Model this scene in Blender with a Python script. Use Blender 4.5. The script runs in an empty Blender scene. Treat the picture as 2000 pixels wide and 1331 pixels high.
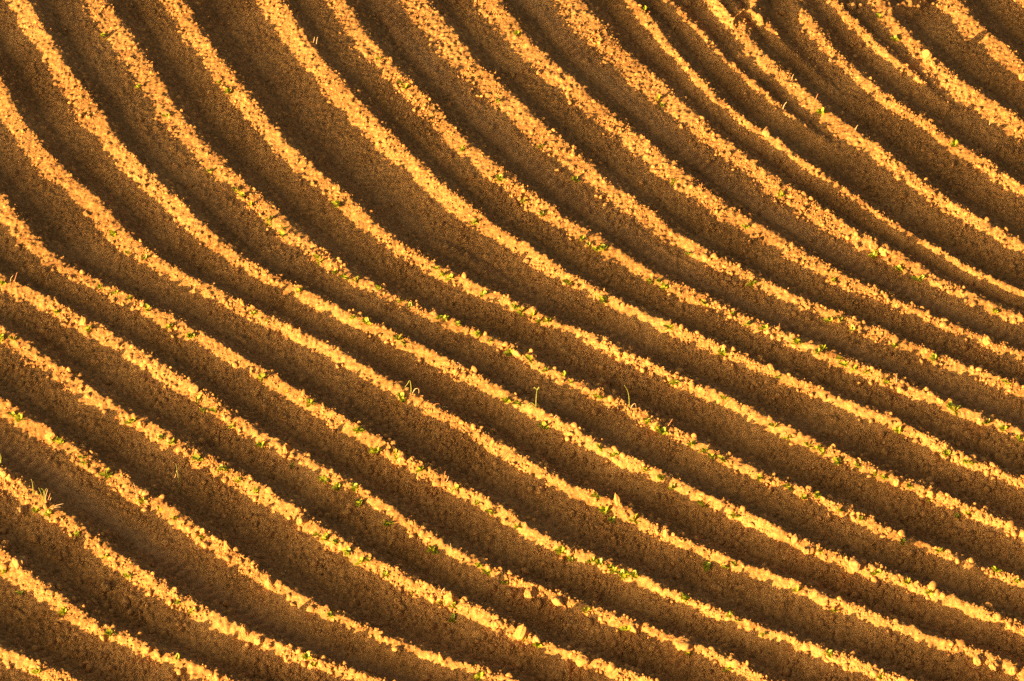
import bpy, math, random
import numpy as np
from mathutils import Vector

# ------------------------------------------------------------------ camera, light, exposure
sc = bpy.context.scene
PITCH, DIST, FOVW = math.radians(35.0), 50.0, 11.1          # view tilt, metres to the middle of the field, metres across it
cam_d = bpy.data.cameras.new('camera'); cam = bpy.data.objects.new('camera', cam_d)
sc.collection.objects.link(cam); sc.camera = cam
cam_d.sensor_width = 36; cam_d.sensor_fit = 'HORIZONTAL'
cam_d.lens = 36 / (FOVW / DIST); cam_d.clip_start = 0.5; cam_d.clip_end = 3000
CAM = np.array([0, -DIST*math.cos(PITCH), DIST*math.sin(PITCH)])
cam.location = CAM; cam.rotation_euler = (math.pi/2 - PITCH, 0, 0)

SUN_EL, SUN_AZ = math.radians(5.5), math.radians(38.0)      # light travels along +x turned SUN_AZ away from the viewer
sv = Vector((math.cos(SUN_AZ)*math.cos(SUN_EL), math.sin(SUN_AZ)*math.cos(SUN_EL), -math.sin(SUN_EL)))
sun_d = bpy.data.lights.new('sun', 'SUN'); sun = bpy.data.objects.new('sun', sun_d); sc.collection.objects.link(sun)
sun_d.energy = 4.4; sun_d.angle = math.radians(0.5); sun_d.color = (1.0, 0.672, 0.37)
sun.rotation_euler = sv.to_track_quat('-Z', 'Y').to_euler(); sun.location = (-40, -8, 12)
w = bpy.data.worlds.new('World'); sc.world = w; w.use_nodes = True
nt = w.node_tree; sky = nt.nodes.new('ShaderNodeTexSky'); sky.sky_type = 'NISHITA'; sky.sun_disc = False
sky.sun_elevation = SUN_EL; sky.sun_rotation = math.atan2(-sv.x, -sv.y)
sky.air_density = 0.35; sky.dust_density = 10.0; sky.ozone_density = 0.0
bg = nt.nodes['Background']; bg.inputs['Strength'].default_value = 0.070
nt.links.new(sky.outputs['Color'], bg.inputs['Color'])
sc.view_settings.view_transform = 'Standard'; sc.view_settings.look = 'None'
sc.view_settings.gamma = 1.0; sc.view_settings.exposure = 2.2
sc.cycles.use_denoising = False; sc.cycles.use_adaptive_sampling = False
sc.cycles.max_bounces = 6; sc.cycles.diffuse_bounces = 4

# ------------------------------------------------------------------ picture <-> ground
def ray(px, py):
    px = np.asarray(px, float); py = np.asarray(py, float)
    u = (px-1000)/2000*FOVW/DIST; v = (665.5-py)/2000*FOVW/DIST
    c, s = math.cos(PITCH), math.sin(PITCH)
    return np.stack([u, c + v*s, -s + v*c], -1)
def ground_at(px, py, z):
    d = ray(px, py); t = (z - CAM[2])/d[..., 2]
    return CAM[0]+d[..., 0]*t, CAM[1]+d[..., 1]*t

A0 = math.radians(-56); ca, sa = math.cos(A0), math.sin(A0)
def to_ab(x, y): return x*ca + y*sa, -x*sa + y*ca

# crest lines of the ridges, nearest corner (1) to far corner: height, near and far half width, then x,y pairs
R = {
-7: (.29,.50,.46,'0 1271 21 1278 45 1285 66 1292 84 1309 105 1320 133 1327'),
-6: (.29,.50,.46,'0 1082 17 1096 38 1113 59 1134 84 1148 105 1162 129 1176 150 1194 168 1211 192 1222 217 1232 238 1239 259 1250 280 1260 301 1267 322 1278 343 1288 367 1299 395 1309 420 1320 444 1331'),
-5: (.29,.50,.46,'0 916 21 928 38 942 63 959 87 980 108 994 129 1012 154 1029 178 1047 203 1068 227 1085 252 1103 276 1120 304 1138 332 1155 353 1173 378 1183 406 1197 430 1215 455 1229 483 1238 504 1246 535 1260 560 1267 581 1281 609 1292 637 1302 665 1310 702 1323 727 1331'),
-4: (.29,.50,.46,'0 783 24 797 49 814 73 828 94 842 119 856 140 870 161 884 185 899 206 914 231 928 252 945 276 963 297 973 322 984 343 1001 364 1015 385 1033 406 1047 423 1061 444 1075 465 1090 490 1106 514 1124 535 1138 560 1152 588 1169 612 1182 640 1197 671 1211 692 1220 716 1232 737 1243 758 1253 779 1260 800 1269 821 1276 842 1283 863 1292 884 1297 909 1304 933 1311 958 1318 982 1327'),
-3: (.29,.50,.46,'0 639 21 650 38 664 59 678 80 692 101 706 122 723 143 741 164 755 189 769 206 783 227 797 248 807 273 818 294 827 315 841 339 856 364 874 385 888 402 898 430 911 458 924 483 938 507 952 532 968 560 988 595 1012 623 1034 651 1052 675 1066 692 1075 713 1085 734 1099 755 1112 779 1124 800 1134 825 1146 846 1155 867 1164 884 1171 902 1180 923 1190 944 1201 965 1211 982 1222 1000 1230 1021 1238 1035 1246 1049 1252 1066 1259 1091 1269 1115 1280 1147 1291 1161 1299 1189 1309 1217 1318 1245 1327 1259 1331'),
-2: (.29,.50,.46,'0 536 17 546 38 557 59 568 77 577 98 589 119 600 136 608 157 618 178 630 199 643 224 657 245 671 266 685 290 699 311 713 336 729 357 741 381 755 399 770 420 786 444 804 469 821 490 835 511 849 532 862 553 874 574 884 595 896 623 911 651 928 671 941 692 953 716 966 737 979 762 996 783 1010 804 1022 821 1037 842 1051 863 1064 888 1077 909 1089 930 1101 954 1112 979 1123 1000 1133 1021 1141 1038 1148 1059 1156 1073 1162 1098 1170 1112 1177 1136 1187 1161 1195 1185 1204 1210 1212 1238 1220 1259 1229 1287 1241 1311 1249 1336 1256 1352 1262 1380 1273 1405 1285 1426 1297 1450 1309 1475 1323 1489 1331'),
-1: (.29,.50,.46,'0 383 21 409 45 435 59 455 80 478 101 499 126 516 150 531 175 544 199 555 224 566 248 579 276 592 297 604 322 615 346 627 374 643 399 658 427 674 455 691 483 706 507 720 532 737 560 754 584 769 609 783 630 797 654 812 679 826 702 839 723 853 744 866 765 879 786 891 811 908 832 919 856 929 874 938 895 952 919 964 940 974 961 988 986 1001 1003 1014 1024 1029 1045 1043 1070 1057 1094 1067 1115 1076 1140 1086 1164 1094 1178 1101 1199 1110 1224 1120 1245 1128 1269 1139 1297 1153 1321 1163 1338 1173 1363 1183 1387 1194 1412 1204 1436 1212 1457 1222 1482 1231 1506 1238 1527 1246 1552 1255 1573 1264 1594 1271 1615 1279 1639 1288 1664 1296 1685 1304 1709 1315 1734 1323 1751 1331'),
0: (.29,.50,.46,'3 156 21 196 38 226 56 255 77 282 101 309 122 332 150 357 175 378 196 398 217 420 241 447 259 466 280 483 297 498 322 514 346 530 371 544 402 557 427 569 451 581 472 592 497 605 521 618 546 629 570 641 595 654 619 666 647 680 672 693 690 708 709 717 730 728 751 740 772 752 797 766 818 779 835 790 856 802 877 814 902 826 923 839 944 853 965 866 986 877 1010 889 1031 903 1045 912 1066 926 1091 940 1115 952 1140 962 1164 971 1189 981 1217 994 1241 1007 1262 1022 1287 1037 1308 1047 1329 1057 1350 1066 1380 1078 1405 1087 1426 1098 1450 1107 1471 1115 1496 1124 1524 1133 1545 1143 1569 1152 1594 1162 1618 1173 1643 1184 1667 1192 1688 1201 1713 1210 1737 1218 1755 1225 1779 1233 1800 1243 1825 1252 1849 1259 1874 1267 1895 1274 1916 1281 1940 1289 1965 1298 1982 1306 2000 1316'),
1: (.305,.50,.46,'52 0 75 38 95 73 115 105 140 140 161 168 175 190 191 217 210 246 231 274 252 301 280 331 315 360 341 384 367 413 388 433 409 453 430 471 455 490 479 509 507 525 532 538 560 552 591 567 619 580 647 597 674 611 699 621 720 630 744 640 765 650 786 661 807 673 828 682 846 692 863 702 884 712 902 722 926 734 947 744 965 754 982 765 1003 778 1024 789 1045 800 1066 811 1091 822 1108 834 1129 848 1150 860 1175 873 1199 884 1224 895 1252 909 1280 923 1304 934 1329 945 1350 956 1380 972 1405 984 1426 994 1447 1003 1468 1011 1489 1022 1510 1034 1531 1045 1552 1053 1566 1061 1587 1071 1608 1081 1625 1088 1650 1097 1671 1103 1688 1110 1713 1119 1737 1128 1762 1138 1786 1146 1811 1155 1835 1163 1860 1173 1884 1183 1909 1193 1933 1204 1958 1214 1979 1222 2000 1230'),
2: (.29,.54,.46,'206 0 227 33 257 77 276 108 304 145 325 178 345 217 371 248 395 276 423 305 451 335 497 373 525 401 546 423 577 450 595 465 619 483 644 500 671 524 695 541 716 553 737 563 762 574 783 586 804 596 828 606 853 618 877 628 898 636 919 646 944 657 965 666 989 677 1010 684 1028 695 1049 709 1070 722 1094 734 1119 745 1140 756 1168 769 1192 779 1217 790 1238 801 1259 813 1280 823 1301 835 1321 846 1345 858 1373 874 1398 888 1419 897 1440 906 1461 915 1482 926 1506 938 1527 948 1552 957 1573 966 1597 974 1618 983 1639 992 1660 1002 1685 1015 1713 1029 1737 1042 1762 1053 1786 1062 1811 1070 1835 1079 1860 1089 1881 1101 1905 1110 1930 1117 1954 1125 1979 1134 2000 1141'),
3: (.29,.50,.46,'355 0 371 28 390 63 416 96 441 126 465 157 490 194 518 230 542 260 574 293 605 323 640 352 672 380 700 405 734 441 755 457 772 471 790 484 814 498 839 511 856 522 877 533 898 543 923 555 947 566 972 577 993 587 1017 598 1042 610 1063 621 1087 631 1112 640 1140 650 1161 660 1185 670 1210 680 1231 692 1255 706 1280 719 1300 729 1322 738 1345 748 1363 757 1380 763 1401 771 1422 780 1440 792 1464 804 1489 814 1510 825 1531 840 1552 849 1576 858 1597 870 1622 882 1650 895 1667 905 1692 914 1716 924 1737 933 1755 939 1772 946 1797 953 1821 962 1835 970 1860 981 1881 992 1902 1000 1923 1008 1940 1018 1965 1029 1982 1036 2000 1042'),
4: (.29,.50,.46,'546 0 574 38 595 70 616 98 633 124 661 151 685 182 716 213 744 246 772 273 797 297 821 319 846 346 874 370 895 388 923 409 944 427 975 445 1000 461 1021 477 1042 491 1063 504 1087 523 1108 537 1133 549 1157 562 1182 576 1206 589 1231 601 1259 613 1280 625 1302 636 1324 644 1349 653 1373 664 1398 674 1422 685 1447 697 1471 709 1496 720 1520 730 1545 741 1569 750 1594 760 1618 771 1643 783 1667 793 1692 803 1716 811 1741 821 1765 832 1790 846 1818 860 1846 876 1874 890 1888 898 1909 910 1937 922 1965 932 2000 945'),
5: (.29,.54,.46,'671 0 692 31 709 59 734 88 758 118 790 148 814 170 839 199 863 226 888 252 912 276 940 299 965 321 989 341 1010 357 1035 378 1063 398 1087 415 1112 433 1150 455 1175 471 1196 487 1224 504 1252 521 1280 537 1310 552 1335 564 1360 576 1398 593 1419 604 1443 616 1468 628 1496 640 1524 651 1545 659 1566 667 1590 677 1615 689 1639 700 1664 710 1688 720 1716 730 1741 741 1765 752 1790 763 1814 775 1842 787 1870 798 1895 808 1926 818 1951 827 1975 838 2000 849'),
6: (.29,.56,.46,'835 0 856 28 877 54 895 79 916 105 940 130 965 154 993 179 1014 200 1042 226 1070 252 1094 273 1119 295 1147 320 1175 345 1203 366 1234 388 1266 411 1300 440 1325 458 1349 473 1373 487 1398 500 1422 513 1447 527 1475 541 1496 552 1520 564 1545 576 1569 587 1597 598 1622 610 1650 622 1674 633 1699 643 1723 653 1748 663 1772 673 1797 682 1825 692 1853 704 1881 716 1909 727 1937 737 1965 748 2000 763'),
7: (.29,.54,.46,'972 0 989 23 1014 52 1035 80 1063 108 1091 134 1122 161 1147 184 1175 208 1203 232 1231 255 1259 276 1283 296 1306 317 1325 334 1348 352 1371 370 1394 386 1416 402 1440 417 1463 430 1485 443 1503 453 1531 470 1552 485 1580 501 1604 516 1629 531 1653 544 1678 556 1702 566 1727 578 1751 590 1776 602 1804 615 1832 627 1856 637 1881 647 1905 657 1930 666 1947 673 1972 682 2000 694'),
8: (.30,.56,.46,'1136 0 1157 29 1182 57 1206 84 1234 112 1262 136 1290 160 1320 189 1353 218 1377 242 1405 267 1433 288 1461 306 1482 323 1507 343 1531 361 1559 380 1580 393 1601 408 1626 426 1650 441 1678 457 1703 470 1727 481 1745 491 1769 506 1790 520 1818 535 1843 548 1867 562 1895 576 1923 590 1951 601 1976 612 2000 623'),
9: (.226,.42,.40,'1238 0 1262 23 1280 49 1303 78 1321 104 1346 131 1370 157 1394 184 1422 210 1447 231 1471 246 1489 255 1510 268 1527 283 1552 302 1580 322 1608 343 1632 360 1657 377 1685 396 1713 417 1734 432 1759 447 1783 462 1808 477 1832 490 1860 507 1888 523 1916 538 1944 551 1972 562 2000 573'),
10: (.20,.36,.34,'1300 -8 1321 14 1338 31 1356 49 1377 70 1394 90 1408 107 1430 126 1450 142 1468 158 1489 178 1510 196 1527 213 1552 231 1573 248 1597 262 1615 276 1650 301 1670 312 1720 345'),
11: (.29,.52,.44,'1410 -20 1427 0 1445 25 1451 48 1468 80 1489 105 1517 130 1542 150 1562 171 1587 192 1612 213 1636 233 1664 252 1692 272 1720 291 1744 311 1772 332 1800 353 1832 377 1860 397 1888 416 1920 435 1947 451 1975 465 2000 478'),
12: (.25,.34,.32,'1470 12 1480 22 1497 44 1515 66 1540 92 1570 122 1600 150 1630 175'),
13: (.262,.46,.44,'1552 0 1576 29 1597 56 1615 81 1632 101 1657 124 1681 147 1702 167 1727 186 1751 203 1776 216 1800 229 1818 244 1842 264 1867 281 1895 298 1919 315 1947 335 1972 353 2000 372'),
14: (.206,.36,.36,'1629 0 1646 18 1667 38 1688 59 1709 80 1730 100 1755 119 1772 133 1797 157 1818 180 1842 198 1880 222 1930 250'),
15: (.29,.50,.44,'1715 -8 1734 14 1744 36 1769 63 1797 87 1818 105 1839 129 1867 150 1895 171 1923 189 1951 207 1976 224 2000 242'),
16: (.29,.52,.46,'1874 0 1888 21 1909 43 1930 65 1955 85 1979 105 2000 126'),
}
# low swell running along one furrow floor
SWELL = '840 462 870 482 905 502 960 533 1040 573 1130 613 1200 652 1290 692 1400 742'
FADE = {10: ((1540, 1.0), (1680, .45), (1760, .3)), 12: ((1480, 1.0), (1540, .62), (1640, .4)), 14: ((1740, 1.0), (1850, .62), (1950, .4)),
        9: ((1240, 1.0), (2000, 1.0))}
def pts(s):
    v = np.array(s.split(), float).reshape(-1, 2); return v[:, 0], v[:, 1]
rows = sorted(R)
AG = np.arange(-16, 16, 0.05)
B, H = {}, {}
ends = {}
for k in rows:
    h, wn, wf, s = R[k]
    px, py = pts(s)
    hh = np.full(len(px), h*.76)
    if k in FADE:
        fx, fv = zip(*FADE[k]); hh = h*np.interp(px, fx, fv)
    gx, gy = ground_at(px, py, hh*0.97)
    a, b = to_ab(gx, gy); o = np.argsort(a); a, b, hh = a[o], b[o], hh[o]
    ends[k] = (a[0], a[-1])
    m = (AG >= a[0]) & (AG <= a[-1])
    bi = np.full(len(AG), np.nan); bi[m] = np.interp(AG[m], a, b)
    H[k] = np.interp(AG, a, hh)
    j = np.where(m)[0]
    seg = bi[j]; ker = np.ones(9)/9
    if len(seg) > 12:
        pad = np.concatenate([2*seg[0]-seg[4:0:-1], seg, 2*seg[-1]-seg[-2:-6:-1]]); seg = np.convolve(pad, ker, 'valid')
    bi[j] = seg; B[k] = bi
def lin_ext(k, side):
    bi = B[k]; j = np.where(~np.isnan(bi))[0]
    n = min(20, len(j))
    if side < 0:
        s = (bi[j[n-1]]-bi[j[0]])/(AG[j[n-1]]-AG[j[0]]); q = np.arange(0, j[0]); bi[q] = bi[j[0]] + s*(AG[q]-AG[j[0]])
    else:
        s = (bi[j[-1]]-bi[j[-n]])/(AG[j[-1]]-AG[j[-n]]); q = np.arange(j[-1]+1, len(AG)); bi[q] = bi[j[-1]] + s*(AG[q]-AG[j[-1]])
def follow(k, ref, side):
    bi = B[k]; j = np.where(~np.isnan(bi))[0]; e = j[0] if side < 0 else j[-1]
    off = bi[e]-B[ref][e]
    q = np.arange(0, e) if side < 0 else np.arange(e+1, len(AG))
    t = np.clip(np.abs(AG[q]-AG[e])/1.5, 0, 1); bi[q] = B[ref][q] + off*(1-t) + t*np.sign(off)*max(.75*abs(k-ref), min(abs(off), 1.0*abs(k-ref)))
lin_ext(4, -1); lin_ext(4, 1)
for k in (3, 2, 1, 0, -1, -2, -3, -4, -5, -6, -7): follow(k, k+1, -1); follow(k, k+1, 1)
for k, r in ((5, 4), (6, 5), (7, 6), (8, 7), (9, 8), (11, 9), (13, 11), (15, 13), (16, 15), (10, 11), (12, 11), (14, 15)):
    follow(k, r, -1); follow(k, r, 1)
ROWS = [(k, B[k], H[k], R[k][1], R[k][2]) for k in rows]
for n in range(1, 6):
    ROWS.append((-7-n, B[-7]-.86*n, np.full(len(AG), .29*.76), .5, .46))
    ROWS.append((16+n, B[16]+.9*n, np.full(len(AG), .29*.76), .5, .46))
# ------------------------------------------------------------------ noise
rng = np.random.default_rng(7)
PERM = rng.permutation(4096)
GR = rng.uniform(0, 2*np.pi, 4096); GX, GY = np.cos(GR), np.sin(GR)
def perlin(x, y, f, seed=0):
    x = x*f + 1000 + seed*17.3; y = y*f + 1000 + seed*9.1
    xi = np.floor(x).astype(np.int64); yi = np.floor(y).astype(np.int64)
    fx = (x-xi); fy = (y-yi)
    def g(ix, iy, dx, dy):
        q = PERM[(PERM[(ix+seed) & 4095] + iy) & 4095]; return GX[q]*dx + GY[q]*dy
    ux = fx*fx*fx*(fx*(fx*6-15)+10); uy = fy*fy*fy*(fy*(fy*6-15)+10)
    a = g(xi, yi, fx, fy); b = g(xi+1, yi, fx-1, fy); c = g(xi, yi+1, fx, fy-1); d = g(xi+1, yi+1, fx-1, fy-1)
    return ((a+(b-a)*ux)*(1-uy) + (c+(d-c)*ux)*uy)*1.5

# ------------------------------------------------------------------ field surface
PN, PF, HS = 2.0, 1.2, 0.76                                # flank shape of a ridge, near and far; overall height
X0, X1, Y0, Y1, DX, DY = -9.2, 8.0, -7.4, 9.6, .0120, .0145
xs = np.arange(X0, X1, DX); ys = np.arange(Y0, Y1, DY)
XX, YY = np.meshgrid(xs, ys); NX, NY = len(xs), len(ys)
aa, bb = to_ab(XX, YY)
def row_b(bi, a): return np.interp(a, AG, bi)
TRACK = {(-5, -4): 1.0, (5, 6): .8, (7, 8): .9, (1, 2): .35, (3, 4): .25, (-1, 0): .25}
hf = np.zeros_like(XX); near_d = np.full_like(XX, 9.0); track = np.zeros_like(XX)
wob = perlin(XX, YY, 1.1, 1)*.011 + perlin(XX, YY, 2.7, 2)*.010
lat = perlin(XX, YY, 1.6, 3)*.012 + perlin(XX, YY, 5.0, 4)*.010
bcache = {}
# how far the near flank of a ridge is slumped into a gentle bench
BENCH = {1: .25, 2: .8, 3: .3, 4: .2, 5: .85, 6: .95, 7: .95, 8: 1.0, 9: .1, 10: .1, 11: .45, 12: .1, 13: .4, 14: .1, 15: .8, 16: .9, -5: .6, -6: .5, -7: .5, -4: .5}
bench = np.clip(np.interp(YY-.35*XX, [-5, 3], [.62, 1.0]) + .22*perlin(XX, YY, .55, 51), 0, 1)
wide = np.interp(YY - .35*XX, [-6, 6], [.80, 1.42]); wide = wide + .28*np.clip((-XX-1)/4, 0, 1)
tall = np.interp(YY - .35*XX, [-6, 6], [1.22, .97])
for k, bi, hi, wn, wf in ROWS:
    slope = np.gradient(bi, AG); cs = np.interp(aa, AG, 1/np.sqrt(1+slope**2))
    bk = row_b(bi, aa); bcache[k] = bk
    d = (bb-bk)*cs + lat
    hk = np.interp(aa, AG, hi)
    wn = wn*wide; hk = hk*tall
    sel = (d > -wn) & (d < wf)
    dd = d[sel]; q = np.where(dd < 0, -dd/wn[sel], dd/wf)
    u = np.clip(np.sqrt(q*q+.004)-.02, 0, 1); bn = BENCH.get(k, .35)*bench[sel]
    f = np.where(dd < 0, (1-bn)*(1-u)**PN + bn*(.60*(1-u**2.6)+.40*(1-u)**3.4), (1-u)**PF)
    v = (hk[sel]+wob[sel])*f
    # soft union with what is there already
    cur = hf[sel]; e = .02
    hf[sel] = np.maximum(cur, v) + np.where(np.abs(cur-v) < e, (e-np.abs(cur-v))**2/(4*e), 0)
    near_d = np.where(np.abs(d) < np.abs(near_d), d, near_d)
# furrow swell
px, py = pts(SWELL); gx, gy = ground_at(px, py, .05); sa_, sb_ = to_ab(gx, gy); o = np.argsort(sa_)
d = bb - np.interp(aa, sa_[o], sb_[o]); on = np.interp(aa, [sa_.min()-.05, sa_.min()+.2, sa_.max()-.8, sa_.max()], [0, 1, 1, 0])
hf = np.maximum(hf, .06*on*np.exp(-(d/.16)**2))
# spurs and humps of soil at the far corner
def dam(line, h, wd):
    global hf
    px, py = pts(line); h = h*HS; gx, gy = ground_at(px, py, h)
    j0, j1 = np.searchsorted(ys, [gy.min()-wd, gy.max()+wd]); i0, i1 = np.searchsorted(xs, [gx.min()-wd, gx.max()+wd])
    s = np.s_[j0:j1, i0:i1]; X, Y = XX[s]+lat[s]*1.5, YY[s]+lat[s]; best = np.full(X.shape, 9.0)
    for n in range(len(gx)-1):
        ax, ay, bx, by = gx[n], gy[n], gx[n+1], gy[n+1]
        t = np.clip(((X-ax)*(bx-ax)+(Y-ay)*(by-ay))/((bx-ax)**2+(by-ay)**2), 0, 1)
        best = np.minimum(best, np.hypot(X-ax-t*(bx-ax), Y-ay-t*(by-ay)))
    hf[s] = np.maximum(hf[s], (h+wob[s])*np.clip(1-best/wd, 0, 1)**1.25)
dam('1380 -40 1396 -10 1414 16 1432 36', .32, .36)
dam('1430 40 1440 27 1456 19 1470 20 1480 27 1490 38', .335, .22)
dam('1725 -20 1738 10 1744 30', .28, .30)
dam('1738 16 1750 9 1766 3 1784 -2 1800 -12', .33, .22)
# wheel tracks: smooth floor with pressed lug marks
for (i, j), amt in TRACK.items():
    bi_, bj_ = bcache[i], bcache[j]
    t = (bb-bi_)/np.maximum(bj_-bi_, .1)
    m = np.clip(1-np.abs(t-.5)/.23, 0, 1); m = m*m*(3-2*m)
    m = m*(bj_-bi_ > .3)
    lug = np.sin(2*np.pi*(aa*1.0 + (t-.5)**2*.8)/.12)
    soft = np.clip(perlin(XX, YY, .8, 9)*1.2+.75, 0, 1)
    hf = hf + m*amt*(.022*np.clip(lug*1.8, -1, 1)*soft) + (bj_-bi_ > .3)*(.4+.6*amt)*.006*np.cos(2*np.pi*(t-.48)/.2)*np.clip(1-np.abs(t-.48)/.32, 0, 1)
    track = np.maximum(track, m*amt)
rough = 1-.8*np.clip(track, 0, 1)
crest = np.exp(-(near_d/.20)**2)
sunny = np.exp(-(np.minimum(near_d, 0)/.20)**2)*np.exp(-(np.maximum(near_d, 0)/.16)**2)      # the dressed upper flanks are finer than the furrows
coarse = np.clip(np.interp(YY-.35*XX, [-6, 5], [1.05, .6]) + .45*perlin(XX, YY, .7, 41), .5, 1.35)
hf += rough*coarse*(perlin(XX, YY, 6, 5)*.012 + perlin(XX, YY, 13, 6)*(.018-.010*sunny) + perlin(XX, YY, 24, 7)*(.022-.015*sunny) + perlin(XX, YY, 41, 8)*(.016-.010*sunny))
base_h = hf.copy()
# small rounded lumps pressed into the surface
N = 190000
cx = rng.uniform(X0+.1, X1-.1, N); cy = rng.uniform(Y0+.1, Y1-.1, N)
def cell(x, y): return np.clip(((y-Y0)/DY).astype(int), 0, NY-1), np.clip(((x-X0)/DX).astype(int), 0, NX-1)
jj, ii = cell(cx, cy)
keep = rng.uniform(0, 1, N) < (1-.9*track[jj, ii])*(.55+.45*crest[jj, ii])
cx, cy, jj, ii = cx[keep], cy[keep], jj[keep], ii[keep]
rr = .013+.012*rng.pareto(3.0, len(cx)).clip(0, 2.2)
el = rng.uniform(.75, 1.3, len(cx))
top = base_h[jj, ii]
for dj in range(-3, 4):
    for di in range(-4, 5):
        j2 = np.clip(jj+dj, 0, NY-1); i2 = np.clip(ii+di, 0, NX-1)
        d2 = ((xs[i2]-cx)/el)**2 + ((ys[j2]-cy)*el)**2
        z = np.where(d2 < rr*rr, top - .35*rr + np.sqrt(np.maximum(rr*rr-d2, 0))*.9, -1)
        np.maximum.at(hf, (j2, i2), z)
def height(x, y, src=None):
    fx = np.clip((np.asarray(x, float)-X0)/DX, 0, NX-2); fy = np.clip((np.asarray(y, float)-Y0)/DY, 0, NY-2)
    i = fx.astype(int); j = fy.astype(int); u = fx-i; v = fy-j; q = hf if src is None else src
    return (q[j, i]*(1-u)+q[j, i+1]*u)*(1-v) + (q[j+1, i]*(1-u)+q[j+1, i+1]*u)*v
def on_field(px, py):
    """where the sight line through picture point meets the field"""
    d = ray(px, py); t0 = (.42-CAM[2])/d[2]; t1 = (-.05-CAM[2])/d[2]
    t = np.linspace(t0, t1, 300); p = CAM[None] + t[:, None]*d[None]
    below = p[:, 2] < height(p[:, 0], p[:, 1])
    i = int(np.argmax(below)) if below.any() else 200
    return float(p[i, 0]), float(p[i, 1]), float(height(p[i, 0], p[i, 1]))

# ------------------------------------------------------------------ materials
def rgb(c): return (c[0], c[1], c[2], 1)
def soil_mat(name, dark, mid, light, scale=1.0, bump=.5, each=0.0):
    m = bpy.data.materials.new(name); m.use_nodes = True; t = m.node_tree; p = t.nodes['Principled BSDF']
    p.inputs['Roughness'].default_value = .95; p.inputs['Specular IOR Level'].default_value = .15
    g = t.nodes.new('ShaderNodeNewGeometry')
    def noise(s, det, rough=.6):
        n = t.nodes.new('ShaderNodeTexNoise'); n.inputs['Scale'].default_value = s; n.inputs['Detail'].default_value = det
        n.inputs['Roughness'].default_value = rough; t.links.new(g.outputs['Position'], n.inputs['Vector']); return n
    n1 = noise(1.1*scale, 3); n2 = noise(20*scale, 5, .65)
    mx = t.nodes.new('ShaderNodeMix'); mx.data_type = 'FLOAT'; mx.inputs['Factor'].default_value = .66
    t.links.new(n1.outputs['Fac'], mx.inputs['A']); t.links.new(n2.outputs['Fac'], mx.inputs['B'])
    r = t.nodes.new('ShaderNodeValToRGB'); e = r.color_ramp.elements
    e[0].position = .39; e[0].color = rgb(dark); e[1].position = .61; e[1].color = rgb(light)
    k = e.new(.5); k.color = rgb(mid)
    t.links.new(mx.outputs['Result'], r.inputs['Fac']); t.links.new(r.outputs['Color'], p.inputs['Base Color'])
    if name == 'dry_soil':     # packed pale crust on the wheel tracks
        at = t.nodes.new('ShaderNodeAttribute'); at.attribute_name = 'packed'
        mc = t.nodes.new('ShaderNodeMix'); mc.data_type = 'RGBA'; mc.inputs['B'].default_value = (.50, .27, .10, 1)
        t.links.new(at.outputs['Fac'], mc.inputs['Factor']); t.links.new(r.outputs['Color'], mc.inputs['A']); t.links.new(mc.outputs['Result'], p.inputs['Base Color'])
    if each:      # every loose clod has its own dryness
        ri = t.nodes.new('ShaderNodeMapRange'); ri.inputs['To Min'].default_value = 1-each; ri.inputs['To Max'].default_value = 1+each*.7
        hs = t.nodes.new('ShaderNodeHueSaturation'); t.links.new(g.outputs['Random Per Island'], ri.inputs['Value'])
        t.links.new(ri.outputs['Result'], hs.inputs['Value']); t.links.new(r.outputs['Color'], hs.inputs['Color']); t.links.new(hs.outputs['Color'], p.inputs['Base Color'])
    n3 = noise(38, 4, .65); b = t.nodes.new('ShaderNodeBump'); b.inputs['Strength'].default_value = bump; b.inputs['Distance'].default_value = .03
    t.links.new(n3.outputs['Fac'], b.inputs['Height']); t.links.new(b.outputs['Normal'], p.inputs['Normal'])
    return m
SOIL = soil_mat('dry_soil', (.25, .110, .022), (.41, .190, .042), (.56, .273, .066))
CLOD = soil_mat('clod_soil', (.36, .166, .036), (.45, .214, .049), (.54, .267, .066), 1.3, .4, .28)
STONE = soil_mat('field_stone', (.36, .175, .045), (.43, .215, .055), (.50, .26, .07), 1.5, .3)
def leaf_mat(name, c1, c2, trans=.35):
    m = bpy.data.materials.new(name); m.use_nodes = True; t = m.node_tree; p = t.nodes['Principled BSDF']
    g = t.nodes.new('ShaderNodeNewGeometry'); n = t.nodes.new('ShaderNodeTexNoise'); n.inputs['Scale'].default_value = 45
    t.links.new(g.outputs['Position'], n.inputs['Vector'])
    r = t.nodes.new('ShaderNodeValToRGB'); e = r.color_ramp.elements
    e[0].position = .35; e[0].color = rgb(c1); e[1].position = .65; e[1].color = rgb(c2)
    t.links.new(n.outputs['Fac'], r.inputs['Fac']); t.links.new(r.outputs['Color'], p.inputs['Base Color'])
    p.inputs['Roughness'].default_value = .55
    tr = t.nodes.new('ShaderNodeBsdfTranslucent'); t.links.new(r.outputs['Color'], tr.inputs['Color'])
    ms = t.nodes.new('ShaderNodeMixShader'); ms.inputs['Fac'].default_value = trans
    t.links.new(p.outputs['BSDF'], ms.inputs[1]); t.links.new(tr.outputs['BSDF'], ms.inputs[2])
    t.links.new(ms.outputs['Shader'], t.nodes['Material Output'].inputs['Surface']); return m
LEAF = leaf_mat('potato_leaf', (.24, .28, .010), (.46, .47, .02))
STRAW = leaf_mat('dry_straw', (.42, .26, .09), (.55, .38, .16), .15)
RUST = leaf_mat('dead_orange_stalk', (.40, .15, .04), (.50, .22, .06), .15)
BLADE = leaf_mat('green_blade', (.26, .28, .03), (.40, .38, .06), .3)

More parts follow.
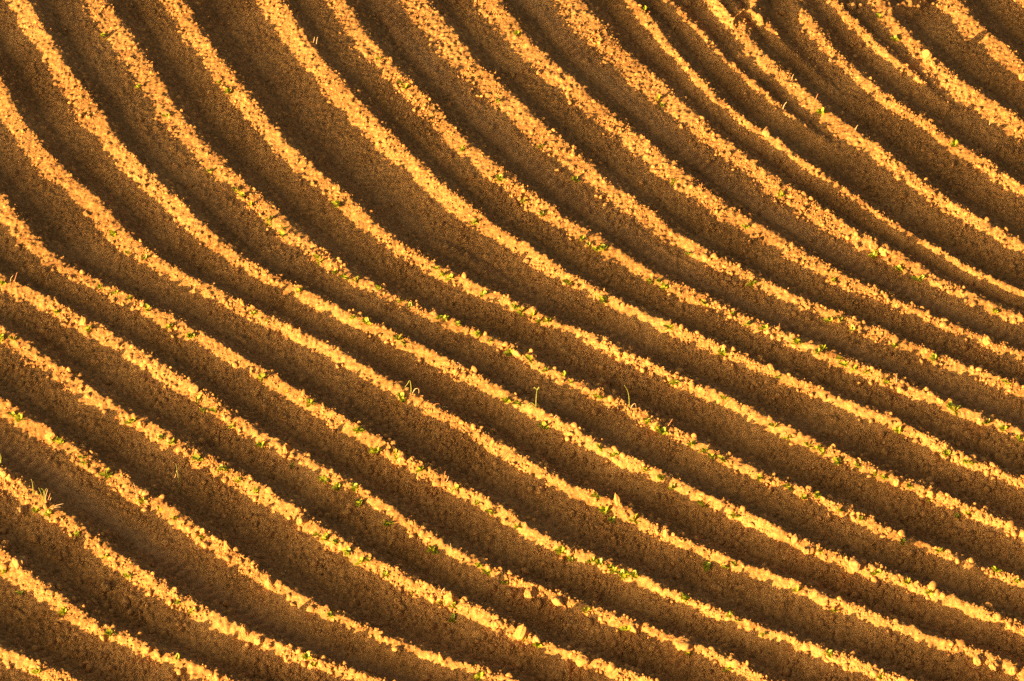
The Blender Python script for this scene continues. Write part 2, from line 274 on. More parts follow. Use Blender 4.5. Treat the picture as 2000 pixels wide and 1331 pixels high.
# ------------------------------------------------------------------ builders
def link(name, me, mat, parent=None, loc=None):
    o = bpy.data.objects.new(name, me); sc.collection.objects.link(o)
    if mat and not me.materials: me.materials.append(mat)
    if parent: o.parent = parent
    if loc is not None: o.location = loc
    return o
def big_mesh(name, V, F, smooth=True):
    me = bpy.data.meshes.new(name); n = F.shape[1]
    me.vertices.add(len(V)); me.vertices.foreach_set('co', V.astype(np.float32).ravel())
    me.loops.add(F.size); me.loops.foreach_set('vertex_index', F.astype(np.int32).ravel())
    me.polygons.add(len(F)); me.polygons.foreach_set('loop_start', np.arange(0, F.size, n, dtype=np.int32))
    me.update(calc_edges=True)
    me.polygons.foreach_set('use_smooth', np.full(len(F), smooth)); return me
def small_mesh(name, V, F, smooth=True):
    me = bpy.data.meshes.new(name); me.from_pydata([tuple(v) for v in V], [], [tuple(f) for f in F]); me.update()
    for p in me.polygons: p.use_smooth = smooth
    return me
def tag(o, label, cat, group=None, kind=None):
    o['label'] = label; o['category'] = cat
    if group: o['group'] = group
    if kind: o['kind'] = kind
    return o

# the ground: fine field sheet, carried on to the horizon by a coarse skirt
V = np.stack([XX.ravel(), YY.ravel(), hf.ravel()], -1)
idx = np.arange(NX*NY).reshape(NY, NX)
F = np.stack([idx[:-1, :-1].ravel(), idx[:-1, 1:].ravel(), idx[1:, 1:].ravel(), idx[1:, :-1].ravel()], -1)
ring = np.concatenate([idx[0, :-1], idx[:-1, -1], idx[-1, :0:-1], idx[:0:-1, 0]])
rv = V[ring]; prev = ring; VS, FS = [V], [F]; n0 = len(V)
for s, z in ((1.6, .10), (60.0, .10)):
    nv = rv.copy(); nv[:, :2] *= s; nv[:, 2] = z
    ids = n0+np.arange(len(ring)); n0 += len(ring); VS.append(nv)
    FS.append(np.stack([prev, ids, np.roll(ids, -1), np.roll(prev, -1)], -1)); prev = ids
ground = link('ground', big_mesh('ground', np.concatenate(VS), np.concatenate(FS)), SOIL)
pk = np.zeros(n0, np.float32); pk[:NX*NY] = np.clip(track, 0, 1).ravel()*.3
ground.data.attributes.new('packed', 'FLOAT', 'POINT').data.foreach_set('value', pk)
tag(ground, 'dry brown earth drawn up into long curved planting ridges', 'field', kind='structure')

# ------------------------------------------------------------------ loose clods: crumbs nobody could count
def ico(n):
    t = (1+5**.5)/2
    v = [(-1,t,0),(1,t,0),(-1,-t,0),(1,-t,0),(0,-1,t),(0,1,t),(0,-1,-t),(0,1,-t),(t,0,-1),(t,0,1),(-t,0,-1),(-t,0,1)]
    f = [(0,11,5),(0,5,1),(0,1,7),(0,7,10),(0,10,11),(1,5,9),(5,11,4),(11,10,2),(10,7,6),(7,1,8),(3,9,4),(3,4,2),(3,2,6),(3,6,8),(3,8,9),(4,9,5),(2,4,11),(6,2,10),(8,6,7),(9,8,1)]
    v = [np.array(p)/np.linalg.norm(p) for p in v]
    for _ in range(n):
        mid = {}; nf = []
        def m(a, b):
            key = (min(a, b), max(a, b))
            if key not in mid:
                p = v[a]+v[b]; v.append(p/np.linalg.norm(p)); mid[key] = len(v)-1
            return mid[key]
        for a, b, c in f:
            x, y, z = m(a, b), m(b, c), m(c, a); nf += [(a, x, z), (b, y, x), (c, z, y), (x, y, z)]
        f = nf
    return np.array(v), np.array(f)
ICO = [ico(0), ico(1), ico(2), ico(3)]
def lump(level, seed, rough=.28):
    """an irregular clod of radius about 1: sphere cut by random planes, then roughened"""
    g = np.random.default_rng(seed); v, f = ICO[level]; v = v.copy(); r = np.ones(len(v))
    for _ in range(7):
        n = g.normal(size=3); n /= np.linalg.norm(n); c = g.uniform(.72, 1.0)
        dp = v@n; r = np.minimum(r, np.where(dp > .05, c/np.maximum(dp, .05), 9))
    for fr, am in ((1.7, rough), (3.7, rough*.5), (8.0, rough*.3)):
        o = g.uniform(0, 50, 3)
        r = r*(1+am*(perlin(v[:, 0]+o[0]+v[:, 2]*.6, v[:, 1]+o[1]+v[:, 2]*.8, fr*.6, 11)))
    return v*r[:, None], f
def scatter(n, rmin, rmax, alpha, level, dens, seed, sink=.35):
    g = np.random.default_rng(seed)
    mult = 3 if rmin < .019 or level == 2 and rmin > .025 else 14
    x = g.uniform(X0+.3, X1-.3, n*mult); y = g.uniform(Y0+.3, Y1-.3, n*mult)
    j, i = cell(x, y)
    patch = np.clip(.45+perlin(x, y, .9, 21)*1.2+perlin(x, y, 3.1, 22)*.8, .04, 1.5)*np.interp(y-.35*x, [-6, 5], [1.0, .6])*np.interp(x, [-6, -1], [.55, 1.0])
    ok = g.uniform(0, 1, n*mult) < dens(near_d[j, i], track[j, i])*patch
    x, y = x[ok][:n], y[ok][:n]; n = len(x)
    r = rmin*(1-g.uniform(0, 1, n)*(1-(rmin/rmax)**alpha))**(-1/alpha)
    r = r*np.interp(y-.35*x, [-6, 5], [1.08, .68])
    z = height(x, y) + r*(g.uniform(-.2, .6, n)-sink+.1)
    q = g.normal(size=(n, 4)); q /= np.linalg.norm(q, axis=1)[:, None]; a, b, c, d = q.T
    M = np.stack([1-2*(c*c+d*d), 2*(b*c-a*d), 2*(b*d+a*c), 2*(b*c+a*d), 1-2*(b*b+d*d), 2*(c*d-a*b), 2*(b*d-a*c), 2*(c*d+a*b), 1-2*(b*b+c*c)], -1).reshape(n, 3, 3)
    sq = np.stack([g.uniform(.75, 1.35, n), g.uniform(.75, 1.2, n), g.uniform(.6, 1.0, n)], -1)
    VV, FF, off = [], [], 0
    nvar = 8; var = g.integers(0, nvar, n)
    for k in range(nvar):
        s = var == k; v, f = lump(level, seed*100+k, .16 if level == 0 else .26); m = int(s.sum())
        p = np.einsum('nij,nvj->nvi', M[s], v[None]*sq[s][:, None, :])*r[s][:, None, None]
        p += np.stack([x[s], y[s], z[s]], -1)[:, None, :]
        VV.append(p.reshape(-1, 3)); FF.append((f[None]+(np.arange(m)*len(v))[:, None, None]+off).reshape(-1, 3)); off += m*len(v)
    return np.concatenate(VV), np.concatenate(FF)
near_side = lambda d, t: np.clip(np.where(d < 0, np.exp(-((d+.16)/.23)**2), np.exp(-(d/.09)**2)), 0, 1)
dens_small = lambda d, t: (.45+.75*near_side(d, t))*(1-.92*t)
dens_big = lambda d, t: (.50+.80*near_side(d, t))*(1-.97*t)
v1, f1 = scatter(140000, .008, .018, 2.4, 0, dens_small, 31)
v2, f2 = scatter(23000, .013, .048, 2.4, 1, dens_big, 32)
v3, f3 = scatter(6300, .026, .052, 3.2, 1, lambda d, t: (.8+.2*near_side(d, t))*(1-.97*t), 33, .55)
on_crest = lambda d, t: np.exp(-((d+.02)/.06)**2)
v4, f4 = scatter(1400, .018, .046, 2.4, 2, on_crest, 34)
VV, FF, off = [], [], 0
for v, f in ((v1, f1), (v2, f2), (v3, f3), (v4, f4)): VV.append(v); FF.append(f+off); off += len(v)
VV = np.concatenate(VV); FF = np.concatenate(FF)
clods = link('loose_clods', big_mesh('loose_clods', VV, FF), CLOD)
tag(clods, 'crumbs and small clods of dry earth strewn over the ridges', 'clods', kind='stuff')

# ------------------------------------------------------------------ naming helpers
ORD = 'zeroth first second third fourth fifth sixth seventh eighth ninth tenth eleventh twelfth thirteenth fourteenth fifteenth sixteenth seventeenth eighteenth nineteenth twentieth'.split()
ORD += ['twenty-'+ORD[i] for i in range(1, 10)] + ['thirtieth'] + ['thirty-'+ORD[i] for i in range(1, 10)] + ['fortieth']
def ridge_of(x, y):
    a, b = to_ab(x, y); best = None
    for k in rows:
        if ends[k][0]-.6 <= a <= ends[k][1]+.6:
            d = abs(b-float(np.interp(a, AG, B[k])) + .06)
            if best is None or d < best[0]: best = (d, k)
    return best[1], float(a)
def ridge_phrase(k):
    return ('the %s ridge up from the bottom corner' % ORD[k+8]) if k <= 6 else ('the %s ridge in from the top corner' % ORD[17-k])

# ------------------------------------------------------------------ seedlings
def leaf_geo(L, W, yaw, rise, droop, roll, g, base=(0, 0, 0)):
    n = 5; V, F = [], []
    for i in range(n):
        t = i/(n-1); wd = W*(math.sin(math.pi*min(1, t*.92+.05))**.75)*(1-.25*t)
        s = L*t; z = s*math.sin(rise)-droop*L*t*t; r = s*math.cos(rise)
        for k, u in enumerate((-1, 0, 1)):
            lx, ly, lz = r, u*wd*.5, z + abs(u)*wd*.18 + u*wd*roll
            V.append((base[0]+lx*math.cos(yaw)-ly*math.sin(yaw), base[1]+lx*math.sin(yaw)+ly*math.cos(yaw), base[2]+lz))
    for i in range(n-1):
        for k in range(2):
            a = i*3+k; F.append((a, a+1, a+4, a+3))
    return V, F
def seedling_mesh(seed, n, size):
    g = random.Random(seed); V, F = [], []
    for i in range(n):
        L = size*g.uniform(.55, 1.0)*(1 if i < n*.6 else .7)
        v, f = leaf_geo(L, L*g.uniform(.55, .78), i*2.4+g.uniform(-.4, .4), g.uniform(.15, .9 if i < n*.6 else 1.25), g.uniform(.0, .35), g.uniform(-.35, .35), g, (0, 0, g.uniform(.0, .35)*size))
        o = len(V); V += v; F += [tuple(q+o for q in ff) for ff in f]
    return V, F
def stem_geo(path, r0, r1, seg=5):
    V, F = [], []; n = len(path)
    for i, p in enumerate(path):
        r = r0+(r1-r0)*i/(n-1)
        q0 = Vector(path[max(i-1, 0)]); q1 = Vector(path[min(i+1, n-1)]); t = (q1-q0).normalized()
        u = t.cross(Vector((.31, .92, .2))).normalized(); w2 = t.cross(u)
        for k in range(seg):
            an = 2*math.pi*k/seg; c = Vector(p)+u*(r*math.cos(an))+w2*(r*math.sin(an)); V.append(tuple(c))
    for i in range(n-1):
        for k in range(seg):
            a = i*seg+k; b = i*seg+(k+1) % seg; F.append((a, b, b+seg, a+seg))
    F.append(tuple(range(seg))[::-1]); F.append(tuple((n-1)*seg+k for k in range(seg)))
    return V, F
P = '''172,16 202,72b 236,115 268,155 270,172b 300,210 325,228b 350,263 362,275 388,317 408,335b 435,355 460,372b 475,385b 490,402b 525,432b 266,332 298,373 350,412 108,347 225,458 343,32 427,162b 447,182b 527,290 552,301 569,320 660,402b
742,115b 727,100 783,163b 790,175b 812,201 843,222 860,250 903,293b 940,320 975,352b 983,358 995,373 1022,395b 1057,420b 1083,443 1095,443 1010,67b 972,200b 1002,240 1035,268 1055,288b 1085,325 1122,353b 1137,354 1105,172 1190,250 1245,280 1315,355b 1203,108 1210,125 1228,135 1285,195b 1293,206b 1330,230 1260,20b
1718,35b 1748,78b 1604,75 1690,148 1712,176 1765,210 1866,285b 1604,222b 1525,384b 1510,377 1475,348 1418,310 1355,255 1333,230 1445,440 1455,445b 1775,348 1885,172 1700,305 1540,395
1345,498b 1468,557b 1480,565 1545,580 1550,595 1515,580 1626,548b 1650,557 1683,482 1706,500b 1755,527b 1800,545b 1790,547b 1945,612b 1868,578 1890,585 1620,627b 1640,627b 1665,645b 1747,678b 1825,702b 1840,702 1872,730 1965,750b 1375,595b 1430,613b 1460,636b 1492,642b 1435,628 1552,672b 1560,670b 1597,690b 1605,682b 1612,697 1640,703b 1650,715b 1670,722b 1690,730b 1730,748b 1730,757 1785,768 1855,795b 1865,803b 1925,828b 1960,840b 1990,860b 1410,693b 1490,725 1520,737b 1605,775 1695,812 1755,842b 1845,888b 1980,683 1318,750b 1415,780b 1428,798 1512,835b 1537,858b 1577,873b 1595,878b 1345,867 1375,883b 1390,895b
925,438b 1135,468b 1150,480b 1165,490b 1177,487b 780,485 853,525b 865,540b 878,545b 887,558 943,577b 948,584 1005,603b 1018,612b 1040,617b 1052,630b 1068,628b 1270,550b 1285,553b 1297,564b 1110,555b 1180,590b 1307,642b 655,533b 675,545b 695,548b 740,565b 780,590b 800,600b 857,622b 870,625b 895,635b 935,653b 955,668b 995,693b 1035,705b 1065,725b 1100,735b 1115,748b 1165,775b 1175,780b 1262,825b 1285,840b 1295,848b 690,622b 715,632b 775,665b 787,672b 955,755 990,785b 1012,790b 1063,836b 1170,878b 1150,868 1200,890b 655,705 782,778b 787,785b 840,803 650,828 695,842b 730,885b 772,885b
524,438 553,460b 552,447 620,505b 625,512b 282,505b 252,495 220,460b 85,502 55,473 5,555b 110,612b 170,645b 195,563b 225,573b 253,585b 287,607b 330,640b 375,655b 370,660b 495,615b 520,625 585,570b 3,662b 25,665b 385,780 395,803b 420,805b 452,835b 510,873b 512,740b 560,768 605,790b 700,843b 25,813b 40,820b 105,860b 120,867b 160,895b 255,827b 315,857b 335,868b
165,908b 207,928b 213,930b 275,980b 310,995 340,1015b 395,1052b 385,900b 430,918b 438,920b 465,940b 500,960b 620,1045b 635,1055b 655,1062b 680,1080b 625,938b 635,940b 570,910 690,955b 70,1000b 95,1005b 150,1045b 205,1090b 250,1128b 345,1180b 375,1195b 40,1160b 8,1118b 125,1198b 215,1243b 345,1290b 75,1315b 600,1285b 610,1300b 645,1205b
735,885b 775,898b 820,920b 890,957b 930,985b 960,1003b 1010,1030b 1095,1080b 1115,1093b 1155,1098b 1170,1100b 1190,1112b 1200,1115b 1215,1125b 1225,1127b 1237,1128b 1335,1170b 660,955b 700,985b 757,1027b 843,1075b 850,1080b 935,1107b 950,1120b 985,1140b 1145,1195b 1225,1230b 1345,1280b 682,1080b 703,1100b 720,1097b 753,1122b 860,1180b 885,1185b 780,1155 805,1160 885,1212b 1025,1250b 1050,1263b 940,1325b 1165,970b 1180,1000b 1195,1017b 1240,1018b 1260,920b 1290,935b 1312,955b
1350,870b 1410,900b 1485,935b 1540,955b 1595,970b 1570,975b 1680,1015b 1640,1000b 1763,1060b 1835,1078b 1945,1118b 1985,1137b 1605,885b 1637,905b 1675,912b 1710,930b 1725,935b 1775,953b 1815,975b 1890,1005b 1870,1010b 1850,890b 1890,905b 1900,907b 1372,990b 1435,1010b 1600,1080b 1710,1120b 1770,1143b 1815,1160b 1378,1108b 1415,1108b 1435,1105b 1555,1155b 1630,1195b 1340,1173b 1440,1215b 1425,1203b 1490,1240b 1617,1280b 1720,1325b 1420,1310b'''.split()
plist = []
for s in P:
    big = s.endswith('b'); x, y = s.rstrip('b').split(','); plist.append((float(x), float(y), big))
if len(plist) > 298:
    small = [q for q in plist if not q[2]]; drop = set()
    step = len(plist)-298
    # leave out the least visible seedlings
    for q in small[:step]: drop.add(q)
    plist = [q for q in plist if q not in drop][:298]
placed = []
for px, py, big in plist:
    x, y, z = on_field(px, py+2); k, a = ridge_of(x, y); placed.append([k, a, x, y, z, big])
placed.sort(key=lambda q: (q[0], q[1]))
TINY = [small_mesh('tiny_seedling', *seedling_mesh(300+i, 3+i % 3, .055)) for i in range(5)]
for me in TINY: me.materials.append(LEAF)
LEAFY = []
for i in range(6):
    g = random.Random(500+i); leaves = []
    n = 6+i % 4
    for q in range(n):
        L = .075*g.uniform(.6, 1.0)
        vf = leaf_geo(L, L*g.uniform(.55, .8), q*2.399+g.uniform(-.4, .4), g.uniform(.1, .8) if q < n-2 else g.uniform(.8, 1.2), g.uniform(0, .35), g.uniform(-.35, .35), g, (0, 0, g.uniform(.008, .03)))
        me = small_mesh('leaf', *vf); me.materials.append(LEAF); leaves.append(me)
    st = small_mesh('stem', *stem_geo([(0, 0, -.03), (.002, .001, .0), (.003, 0, .03)], .004, .003)); st.materials.append(LEAF)
    LEAFY.append((leaves, st))
count = {}
gp = random.Random(5)
for k, a, x, y, z, big in placed:
    count[k] = count.get(k, 0)+1; c = count[k]
    size = 'leafy green' if big else 'tiny green'
    lab = '%s seedling, %s plant down %s' % (size, ORD[min(c, 40)], ridge_phrase(k))
    rz = gp.uniform(0, 6.28); s = gp.uniform(.75, 1.2)
    if big:
        r = bpy.data.objects.new('potato_seedling', None); sc.collection.objects.link(r); r.empty_display_size = .05
        leaves, st = gp.choice(LEAFY)
        for me in leaves: link('leaf', me, None, r)
        link('stem', st, None, r)
    else:
        r = link('potato_seedling', gp.choice(TINY), None)
    r.location = (x, y, z-.004); r.rotation_euler = (gp.uniform(-.2, .2), gp.uniform(-.2, .2), rz); r.scale = (s, s, s)
    tag(r, lab, 'seedling', 'potato seedlings along the ridges')

# ------------------------------------------------------------------ larger clods and stones that can be told apart
# x, y, radius (picture), stretch upward, material, look
BIG = [
(1497,256,11,1.0,'s','pale square-edged stone perched on the thin ridge, biggest near the top corner'),
(1341,6,11,1.1,'s','pale upright stone at the top edge beside a thin ridge end'),
(1529,23,7,.9,'c','round lit clod on shaded soil between two ridges at top'),
(1664,8,13,.8,'s','large half-shaded stone at the top edge between two ridges'),
(1625,116,11,.7,'s','stone with lit top and shaded face under a ridge crest'),
(1517,64,5,1.0,'c','little lit clod alone on a faded low ridge'),
(1743,99,5,1.0,'c','brown round clod in the gap of a broken thin ridge'),
(1998,147,11,1.0,'s','orange-lit stone cut by the picture edge beneath the top corner'),
(1812,104,12,1.1,'c','bulky knob of earth on a crest near the top corner'),
(1823,122,9,.9,'c','smooth pale clod just below a bulky knob of earth'),
(1708,479,10,1.0,'c','rounded clod at a small notch in the crest'),
(1729,487,14,1.0,'c','big lump of earth beside a small notch in the crest'),
(1931,662,13,1.0,'c','big round clod standing above its crest with a seedling beside'),
(1918,818,13,.85,'s','smooth pale stone rounded like a loaf on the crest'),
(1979,518,8,.9,'c','pale flat clod at the foot of a wide lit band'),
(1010,687,11,.9,'c','rounded clod bulging over the crest in the middle of the field'),
(1283,829,11,.8,'c','wide clod on the crest beside a slanting dry stick'),
(871,481,7,.7,'c','lone lit clod in a shaded furrow on a low swell'),
(1207,690,10,1.1,'c','chunky clod on the crest beside a small crack'),
(1030,507,10,.6,'s','flat stone lying within the lit ridge face'),
(660,715,7,.9,'s','small round stone at the lower edge of the lit band'),
(380,758,11,1.0,'s','upright oval stone on the crest, well clear of its neighbours'),
(484,882,7,.8,'c','pale clod lying in shade just below the lit band'),
(560,876,9,1.8,'c','slanted spike of earth jutting up from the crest'),
(277,826,10,.8,'c','smooth pale clod pressed into the crest'),
(325,1057,9,.85,'s','round lit stone alone on the shaded slope below a ridge'),
(207,1142,11,.85,'s','biggest pale stone lying on the shaded slope near the bottom corner'),
(44,995,11,1.0,'s','pale blocky stone in shade below a grass tuft'),
(12,996,9,.45,'c','flat lit clod close to the picture edge below a grass tuft'),
(38,1094,15,.9,'s','large dark stone sitting wholly in shade near the bottom corner'),
(12,1059,9,.8,'c','dark clod in shade beside a larger dark stone'),
(397,1037,7,1.2,'c','knob of earth sticking up from the crest in bottom rows'),
(444,1068,8,2.0,'c','tall pointed spike of earth on the crest in bottom rows'),
(590,1014,12,.95,'c','broad rounded lump rising over the crest in bottom rows'),
(527,1137,9,1.5,'c','pointed lump of earth leaning on the crest in bottom rows'),
(479,1233,10,1.6,'c','slanting long clod near the bottom edge'),
(506,1250,8,1.0,'c','round clod on the crest near the bottom edge'),
(287,1266,11,1.1,'c','upright rounded lump on the crest near the bottom edge'),
(785,895,9,1.1,'s','smooth round stone on the crest with a seedling beneath'),
(1206,979,9,2.4,'c','tallest sharp spike of earth standing on the crest'),
(1301,1045,7,2.0,'c','narrow spike of earth standing among rounded clods'),
(1115,1077,8,1.1,'c','small knob above the crest near a run of seedlings'),
(880,1164,13,1.2,'c','heavy lump of earth with pale face on the crest'),
(970,1216,10,.9,'c','rough lump above a bite out of the lit band'),
(1020,1234,13,1.3,'c','jagged lump with two horns on the crest'),
(1050,1247,11,.9,'s','smooth domed stone beside a jagged lump'),
(1021,1263,7,.9,'c','round clod in shade beneath a jagged lump'),
(1140,1286,14,.8,'c','flat-topped slab of earth overhanging its crest'),
(1336,1256,17,.8,'c','largest rounded lump of the bottom rows with a seedling below'),
(1038,1155,15,.9,'c','rough split lump with a crumbled face'),
(966,1151,6,1.8,'c','small upright shard standing in shade below the crest'),
(1090,1170,12,.8,'c','broad smooth lump next to a rough split lump'),
(1240,1222,12,.8,'c','wide lump breaking the crest above the shaded furrow'),
(776,1266,11,.7,'c','broad low lump near the bottom edge'),
(861,1285,7,1.9,'c','thin slanted shard rising near the bottom edge'),
(1555,1052,10,1.2,'s','round stone at the edge of a dip in the crest'),
(1579,1071,13,.7,'c','flat wide lump just past a dip in the crest'),
(1671,1101,14,.9,'s','large rounded stone overhanging the crest'),
(1555,1251,9,1.0,'c','dark-sided round clod above the crest'),
(1820,964,10,1.0,'c','blocky clod rising over the crest with green beneath'),
(1753,941,10,1.1,'c','upright blocky lump with neighbouring seedlings'),
(1912,1286,12,.9,'c','wide rough lump near the bottom edge'),
(1943,1298,11,.9,'c','second of three rough lumps in a line near the bottom edge'),
(1979,1309,10,1.2,'c','peaked lump closest to the bottom end of its ridge'),
(286,249,8,.7,'c','lit flat clod among shade streaks near the top'),
(276,232,6,.9,'c','small lit clod just above a lit flat clod'),
(410,178,7,.8,'c','lit clod standing out of the ragged band edge at top'),
(1053,138,9,.6,'s','long pale stone in the speckled band near the top'),
(1183,398,10,.6,'c','long clod at the ragged lower edge of a wide band'),
(1090,331,8,.7,'c','pale clod under the speckled crest of a wide band near the top'),
(921,343,8,.9,'c','round clod hanging at the ragged edge of its band'),
(880,303,7,.8,'c','pale clod at the lower rim of a speckled band'),
(165,627,9,1.3,'c','tall pale lump leaning on the crest'),
(278,593,6,1.0,'s','small round stone on the crest in the upper rows'),
(566,636,9,.8,'c','wide lump breaking out of the crest line'),
(473,590,6,1.6,'c','small spike at the crest top'),
(103,849,12,.9,'c','broad pale lump sloping off the crest'),
(8,923,9,1.0,'c','square lump of earth at the picture edge'),
(21,931,8,1.0,'c','rounded lump next to a square lump at the picture edge'),
(180,920,6,.9,'s','orange stone at the lower rim of its lit band'),
(282,958,10,.7,'s','brown stone in shade just behind the crest'),
(640,1005,6,.8,'c','little dark clod half sunk in shade'),
(862,1187,8,.8,'c','pale clod under a heavy lump'),
(677,1000,9,.9,'c','blocky clod at the foot of a wide lit ridge'),
]
def kinder(k): return ridge_phrase(k)
nb = 0
used = set()
for px, py, r, st, mt, look in BIG:
    nb += 1
    x, y, z = on_field(px, py+r*.55)
    rad = r/180.0*.92
    v, f = lump(3, 900+nb, .34); g = np.random.default_rng(900+nb)
    yaw = g.uniform(0, 6.28); c, s = math.cos(yaw), math.sin(yaw)
    v = v*np.array([1.05, .9, .95])*rad; v = v@np.array([[c, -s, 0], [s, c, 0], [0, 0, 1]])
    zt = v[:, 2]; taper = 1-np.clip((zt/rad), -1, 1)*.30*(st-1) if st > 1.2 else 1
    v = np.stack([v[:, 0]*taper/max(1, st**.35), v[:, 1]*taper/max(1, st**.35), v[:, 2]*st], -1)
    if st > 1.4: v[:, 0] -= v[:, 2]*.18
    nm = 'field_stone' if mt == 's' else 'earth_clod'
    o = link(nm, small_mesh(nm, v, f), STONE if mt == 's' else CLOD)
    o.location = (x, y, z+rad*st*.30)
    tag(o, look, 'stone' if mt == 's' else 'clod', 'stones lying on the field' if mt == 's' else 'large clods along the ridges')

# ------------------------------------------------------------------ straws, stalks and grass
RIGHT = np.array([1., 0, 0]); UP = np.array([0, math.sin(PITCH), math.cos(PITCH)])
def stalk(px, py, path, r, mat, name, label, cat, part=None, parts=()):
    """path in picture units relative to the foot, given depth by leaning toward or away"""
    x, y, z = on_field(px, py)
    sca = 1/180.0
    def P3(q):
        dx, dy = q[0]*sca, -q[1]*sca; lean = q[2]*sca if len(q) > 2 else 0
        return (dx, lean, dy/math.cos(PITCH)-lean*math.tan(PITCH))
    def mk(pth, rr):
        pp = [P3(q) for q in pth]
        if len(pp) > 2:    # smooth bend
            out = []
            for i in range(len(pp)-1):
                p0 = Vector(pp[max(i-1, 0)]); p1 = Vector(pp[i]); p2 = Vector(pp[i+1]); p3 = Vector(pp[min(i+2, len(pp)-1)])
                for t in (0, .33, .66):
                    out.append(tuple(.5*((2*p1)+(p2-p0)*t+(2*p0-5*p1+4*p2-p3)*t*t+(3*p1-p0-3*p2+p3)*t**3)))
            out.append(pp[-1]); pp = out
        return small_mesh(part or name, *stem_geo(pp, rr, rr*.45))
    if part:
        root = bpy.data.objects.new(name, None); sc.collection.objects.link(root); root.empty_display_size = .05
        for pth, m2, nm in parts: link(nm, mk(pth, r), m2, root)
    else:
        root = link(name, mk(path, r), mat)
    root.location = (x, y, z)
    return tag(root, label, cat, kind='thing')
S = .006
stalk(1229,798,None,S,None,'green_stalk','tall lone green stalk curving over above a crest','stalk','stem',(([(0,4),(0,-8),(-1,-22),(-4,-34),(-10,-44)],BLADE,'stem'),([(2,2),(6,-6),(11,-9),(13,-2)],STRAW,'dry_blade')))
stalk(1047,797,None,.0065,None,'green_stalk','upright green stalk with forked tip and curled blades at its foot','stalk','stem',
  (([(0,4),(0,-14),(1,-28),(2,-36)],BLADE,'stem'),([(2,-34),(6,-40),(5,-36)],BLADE,'tip'),([(2,-34),(-3,-39),(-4,-36)],BLADE,'tip'),([(0,-2),(-7,-9),(-13,-8),(-16,-3)],BLADE,'curled_blade'),([(0,0),(-8,-3),(-12,2)],BLADE,'curled_blade')))
stalk(803,768,None,S,None,'bent_grass','bent grass stalk folded into two pale loops on a crest','grass','blade',
  (([(0,2),(0,-12),(-2,-24),(-7,-17),(-12,-11)],BLADE,'blade'),([(2,2),(8,-8),(14,-8),(15,-2),(12,5)],STRAW,'blade')))
stalk(86,980,None,.0055,None,'grass_tuft','tuft of yellow green grass growing on a crest','grass','blade',
  (([(0,4),(-2,-8),(-8,-26)],BLADE,'blade'),([(1,4),(1,-8),(0,-22),(-4,-24)],BLADE,'blade'),([(3,4),(4,-10),(8,-22),(6,-24)],STRAW,'blade'),([(5,4),(9,-6),(13,-16)],RUST,'blade'),([(-2,4),(-8,-12),(-16,-18)],BLADE,'blade'),([(2,4),(2,-14),(5,-24)],BLADE,'blade'),([(7,4),(11,-2),(14,-8)],STRAW,'blade')))
stalk(65,963,[(0,3),(0,-8),(0,-18),(-2,-26)],S,BLADE,'wild_grass','single green blade standing beside a grass tuft','grass')
stalk(1,907,[(0,3),(1,-6),(2,-14),(0,-20)],.008,BLADE,'wild_grass','short green blade cut off by the picture edge','grass')
stalk(100,990,[(0,2),(12,-3),(24,-6)],.0055,STRAW,'dry_straw','long dry straw lying out from a grass tuft over shade','straw')
stalk(98,994,[(2,0),(12,-3),(21,-3)],.005,STRAW,'dry_straw','shorter dry straw beside the long one at a grass tuft','straw')
stalk(353,965,None,.0055,None,'pale_stalk','pale forked stalk hanging in shade below a crest','stalk','stem',
  (([(0,4),(-2,-20),(-4,-40),(-6,-56)],BLADE,'stem'),([(-5,-44),(-8,-34),(-13,-25)],STRAW,'dry_blade')))
stalk(268,976,[(0,3),(-1,-12),(-3,-24),(-5,-31)],S,STRAW,'wild_grass','thin pale blade rising straight from a seedling on a crest','grass')
stalk(618,88,[(0,3),(1,-8),(3,-16)],.007,STRAW,'dry_straw','pale straw stub in shade near the top, one of a pair','straw')
stalk(611,84,[(0,3),(3,-6),(4,-12)],.006,STRAW,'dry_straw','shorter straw stub beside its twin near the top','straw')
stalk(27,550,[(0,3),(4,-8),(8,-18)],.0055,RUST,'dry_straw','thin rusty straw standing on a crest near the picture edge','straw')
stalk(20,550,[(0,3),(2,-6),(7,-12)],.005,STRAW,'dry_straw','short straw leaning beside a thin rusty straw','straw')
stalk(1300,836,[(0,3),(6,-6),(13,-17)],.006,RUST,'dry_stick','slanting dry stick beside a wide clod on a crest','stick')
stalk(1519,649,[(0,3),(2,-8),(3,-17)],.0055,RUST,'dry_stick','short rusty stick upright on a crest between seedlings','stick')
stalk(1752,748,[(0,3),(-1,-8),(-1,-18)],.006,STRAW,'dry_stick','upright pale stick above a grey wheel track','stick')
stalk(1978,751,[(0,2),(1,-5),(0,-12)],.006,RUST,'dry_stick','stubby rusty stick close to the picture edge','stick')
stalk(1835,626,[(0,2),(6,-2),(13,-4)],.006,STRAW,'dry_straw','pale straw lying flat out from a crest','straw')
stalk(897,722,[(0,4),(2,-10),(-4,-13)],.007,STRAW,'dry_straw','hooked straw on a crest beside a long clod','straw')
stalk(1082,818,[(0,3),(2,-4),(6,-5),(9,-1),(8,5)],.0055,STRAW,'dry_straw','arched straw forming a small loop on a crest','straw')
stalk(1153,867,[(0,3),(5,-5),(9,-11)],.006,RUST,'dry_stick','rusty stick leaning out over a furrow','stick')
stalk(867,941,None,.006,None,'straw_tuft','small tuft of orange straw on a crest','straw','blade',(([(0,3),(1,-10),(3,-20)],RUST,'blade'),([(-2,3),(-4,-8),(-5,-14)],RUST,'blade'),([(3,3),(7,-4),(9,-10)],STRAW,'blade')))
stalk(882,1074,[(0,3),(-1,-5),(-2,-12)],.006,STRAW,'dry_stick','pale stub upright on a crest beside bare soil','stick')
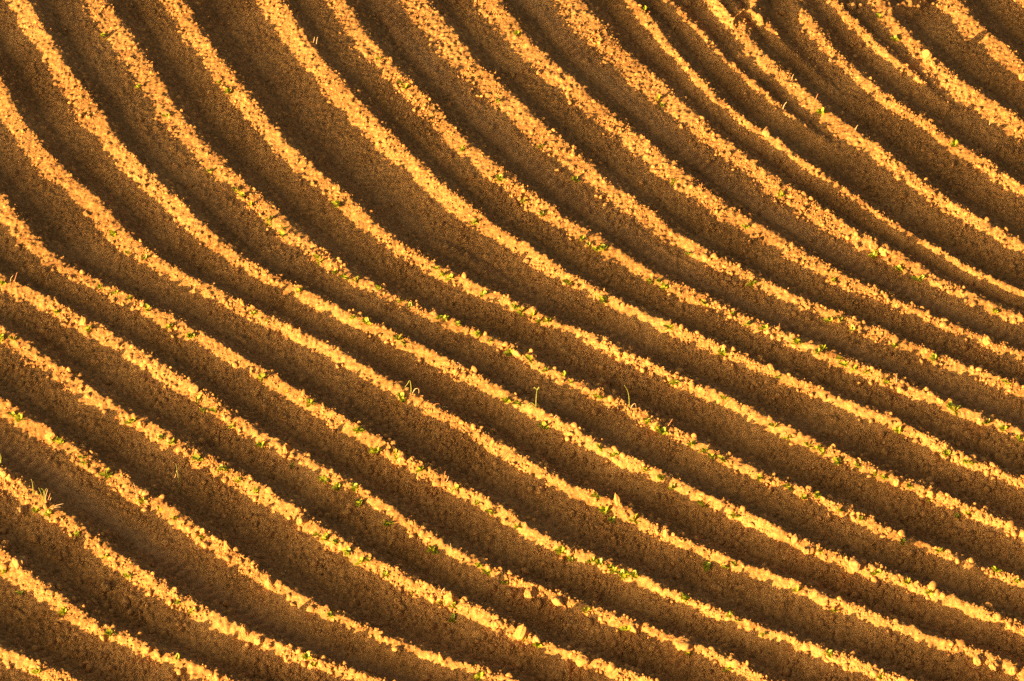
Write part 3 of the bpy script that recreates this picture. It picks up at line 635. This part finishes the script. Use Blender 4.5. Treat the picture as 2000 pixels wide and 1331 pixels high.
stalk(860,1160,[(0,3),(4,-5),(8,-11)],.0065,STRAW,'dry_stick','pale stick slanting up just above a heavy lump','stick')
stalk(1669,255,[(0,3),(4,-7),(7,-11)],.0065,STRAW,'dry_stick','pale stick poking out from a crest near the top','stick')
stalk(1592,195,[(0,3),(4,-8),(6,-12)],.006,RUST,'dry_stick','little stick above a crest in the top rows','stick')
stalk(1546,156,[(0,3),(2,-6),(4,-11)],.006,STRAW,'dry_stick','splinter standing on a crest near the top edge','stick')
stalk(1529,213,[(0,2),(3,-8),(8,-14)],.008,STRAW,'dry_straw','bone-pale curved straw between two ridges','straw')
stalk(1932,246,[(0,2),(1,-5),(2,-11)],.008,STRAW,'dry_straw','pale straw scrap in shade below the second crest','straw')
stalk(1994,192,[(-3,-4),(0,0),(4,3)],.006,STRAW,'dry_straw','small pale scrap in shade at the picture edge','straw')
stalk(1370,369,[(0,3),(0,-6),(1,-12)],.006,RUST,'dry_stick','thin orange stick standing at a wheel track edge','stick')
stalk(852,794,[(0,1),(12,1),(24,2)],.005,STRAW,'dry_straw','long straw lying across shade out from a crest','straw')
stalk(846,791,[(0,1),(8,-2),(13,-1)],.005,RUST,'dry_straw','short reddish straw beside a long one across shade','straw')
stalk(1338,806,[(0,0),(13,-9),(26,-20)],.005,RUST,'dry_straw','brown straw lying in a shaded furrow','straw')
stalk(594,1130,[(0,2),(6,6),(9,11)],.005,STRAW,'dry_straw','pale straw lying in shade near the bottom','straw')
stalk(553,1126,[(0,0),(3,-6),(5,-10)],.005,STRAW,'dry_straw','grey straw fleck in shade near the bottom','straw')
stalk(1125,1157,[(0,0),(-5,4),(-9,9)],.005,STRAW,'dry_straw','faint straw fleck in a shaded furrow','straw')
for px, py, lab, rz in ((882, 741, 'fallen red orange leaf on the shaded slope under a crest', .5), (405, 690, 'fallen orange leaf at the lower rim of a lit band', 1.4)):
    x, y, z = on_field(px, py); V_, F_ = leaf_geo(.055, .035, rz, .35, .2, .2, random)
    tag(link('fallen_leaf', small_mesh('fallen_leaf', V_, F_), RUST, None, (x, y, z+.008)), lab, 'leaf')
print('plants', len(placed), 'verts', len(V), len(VV))
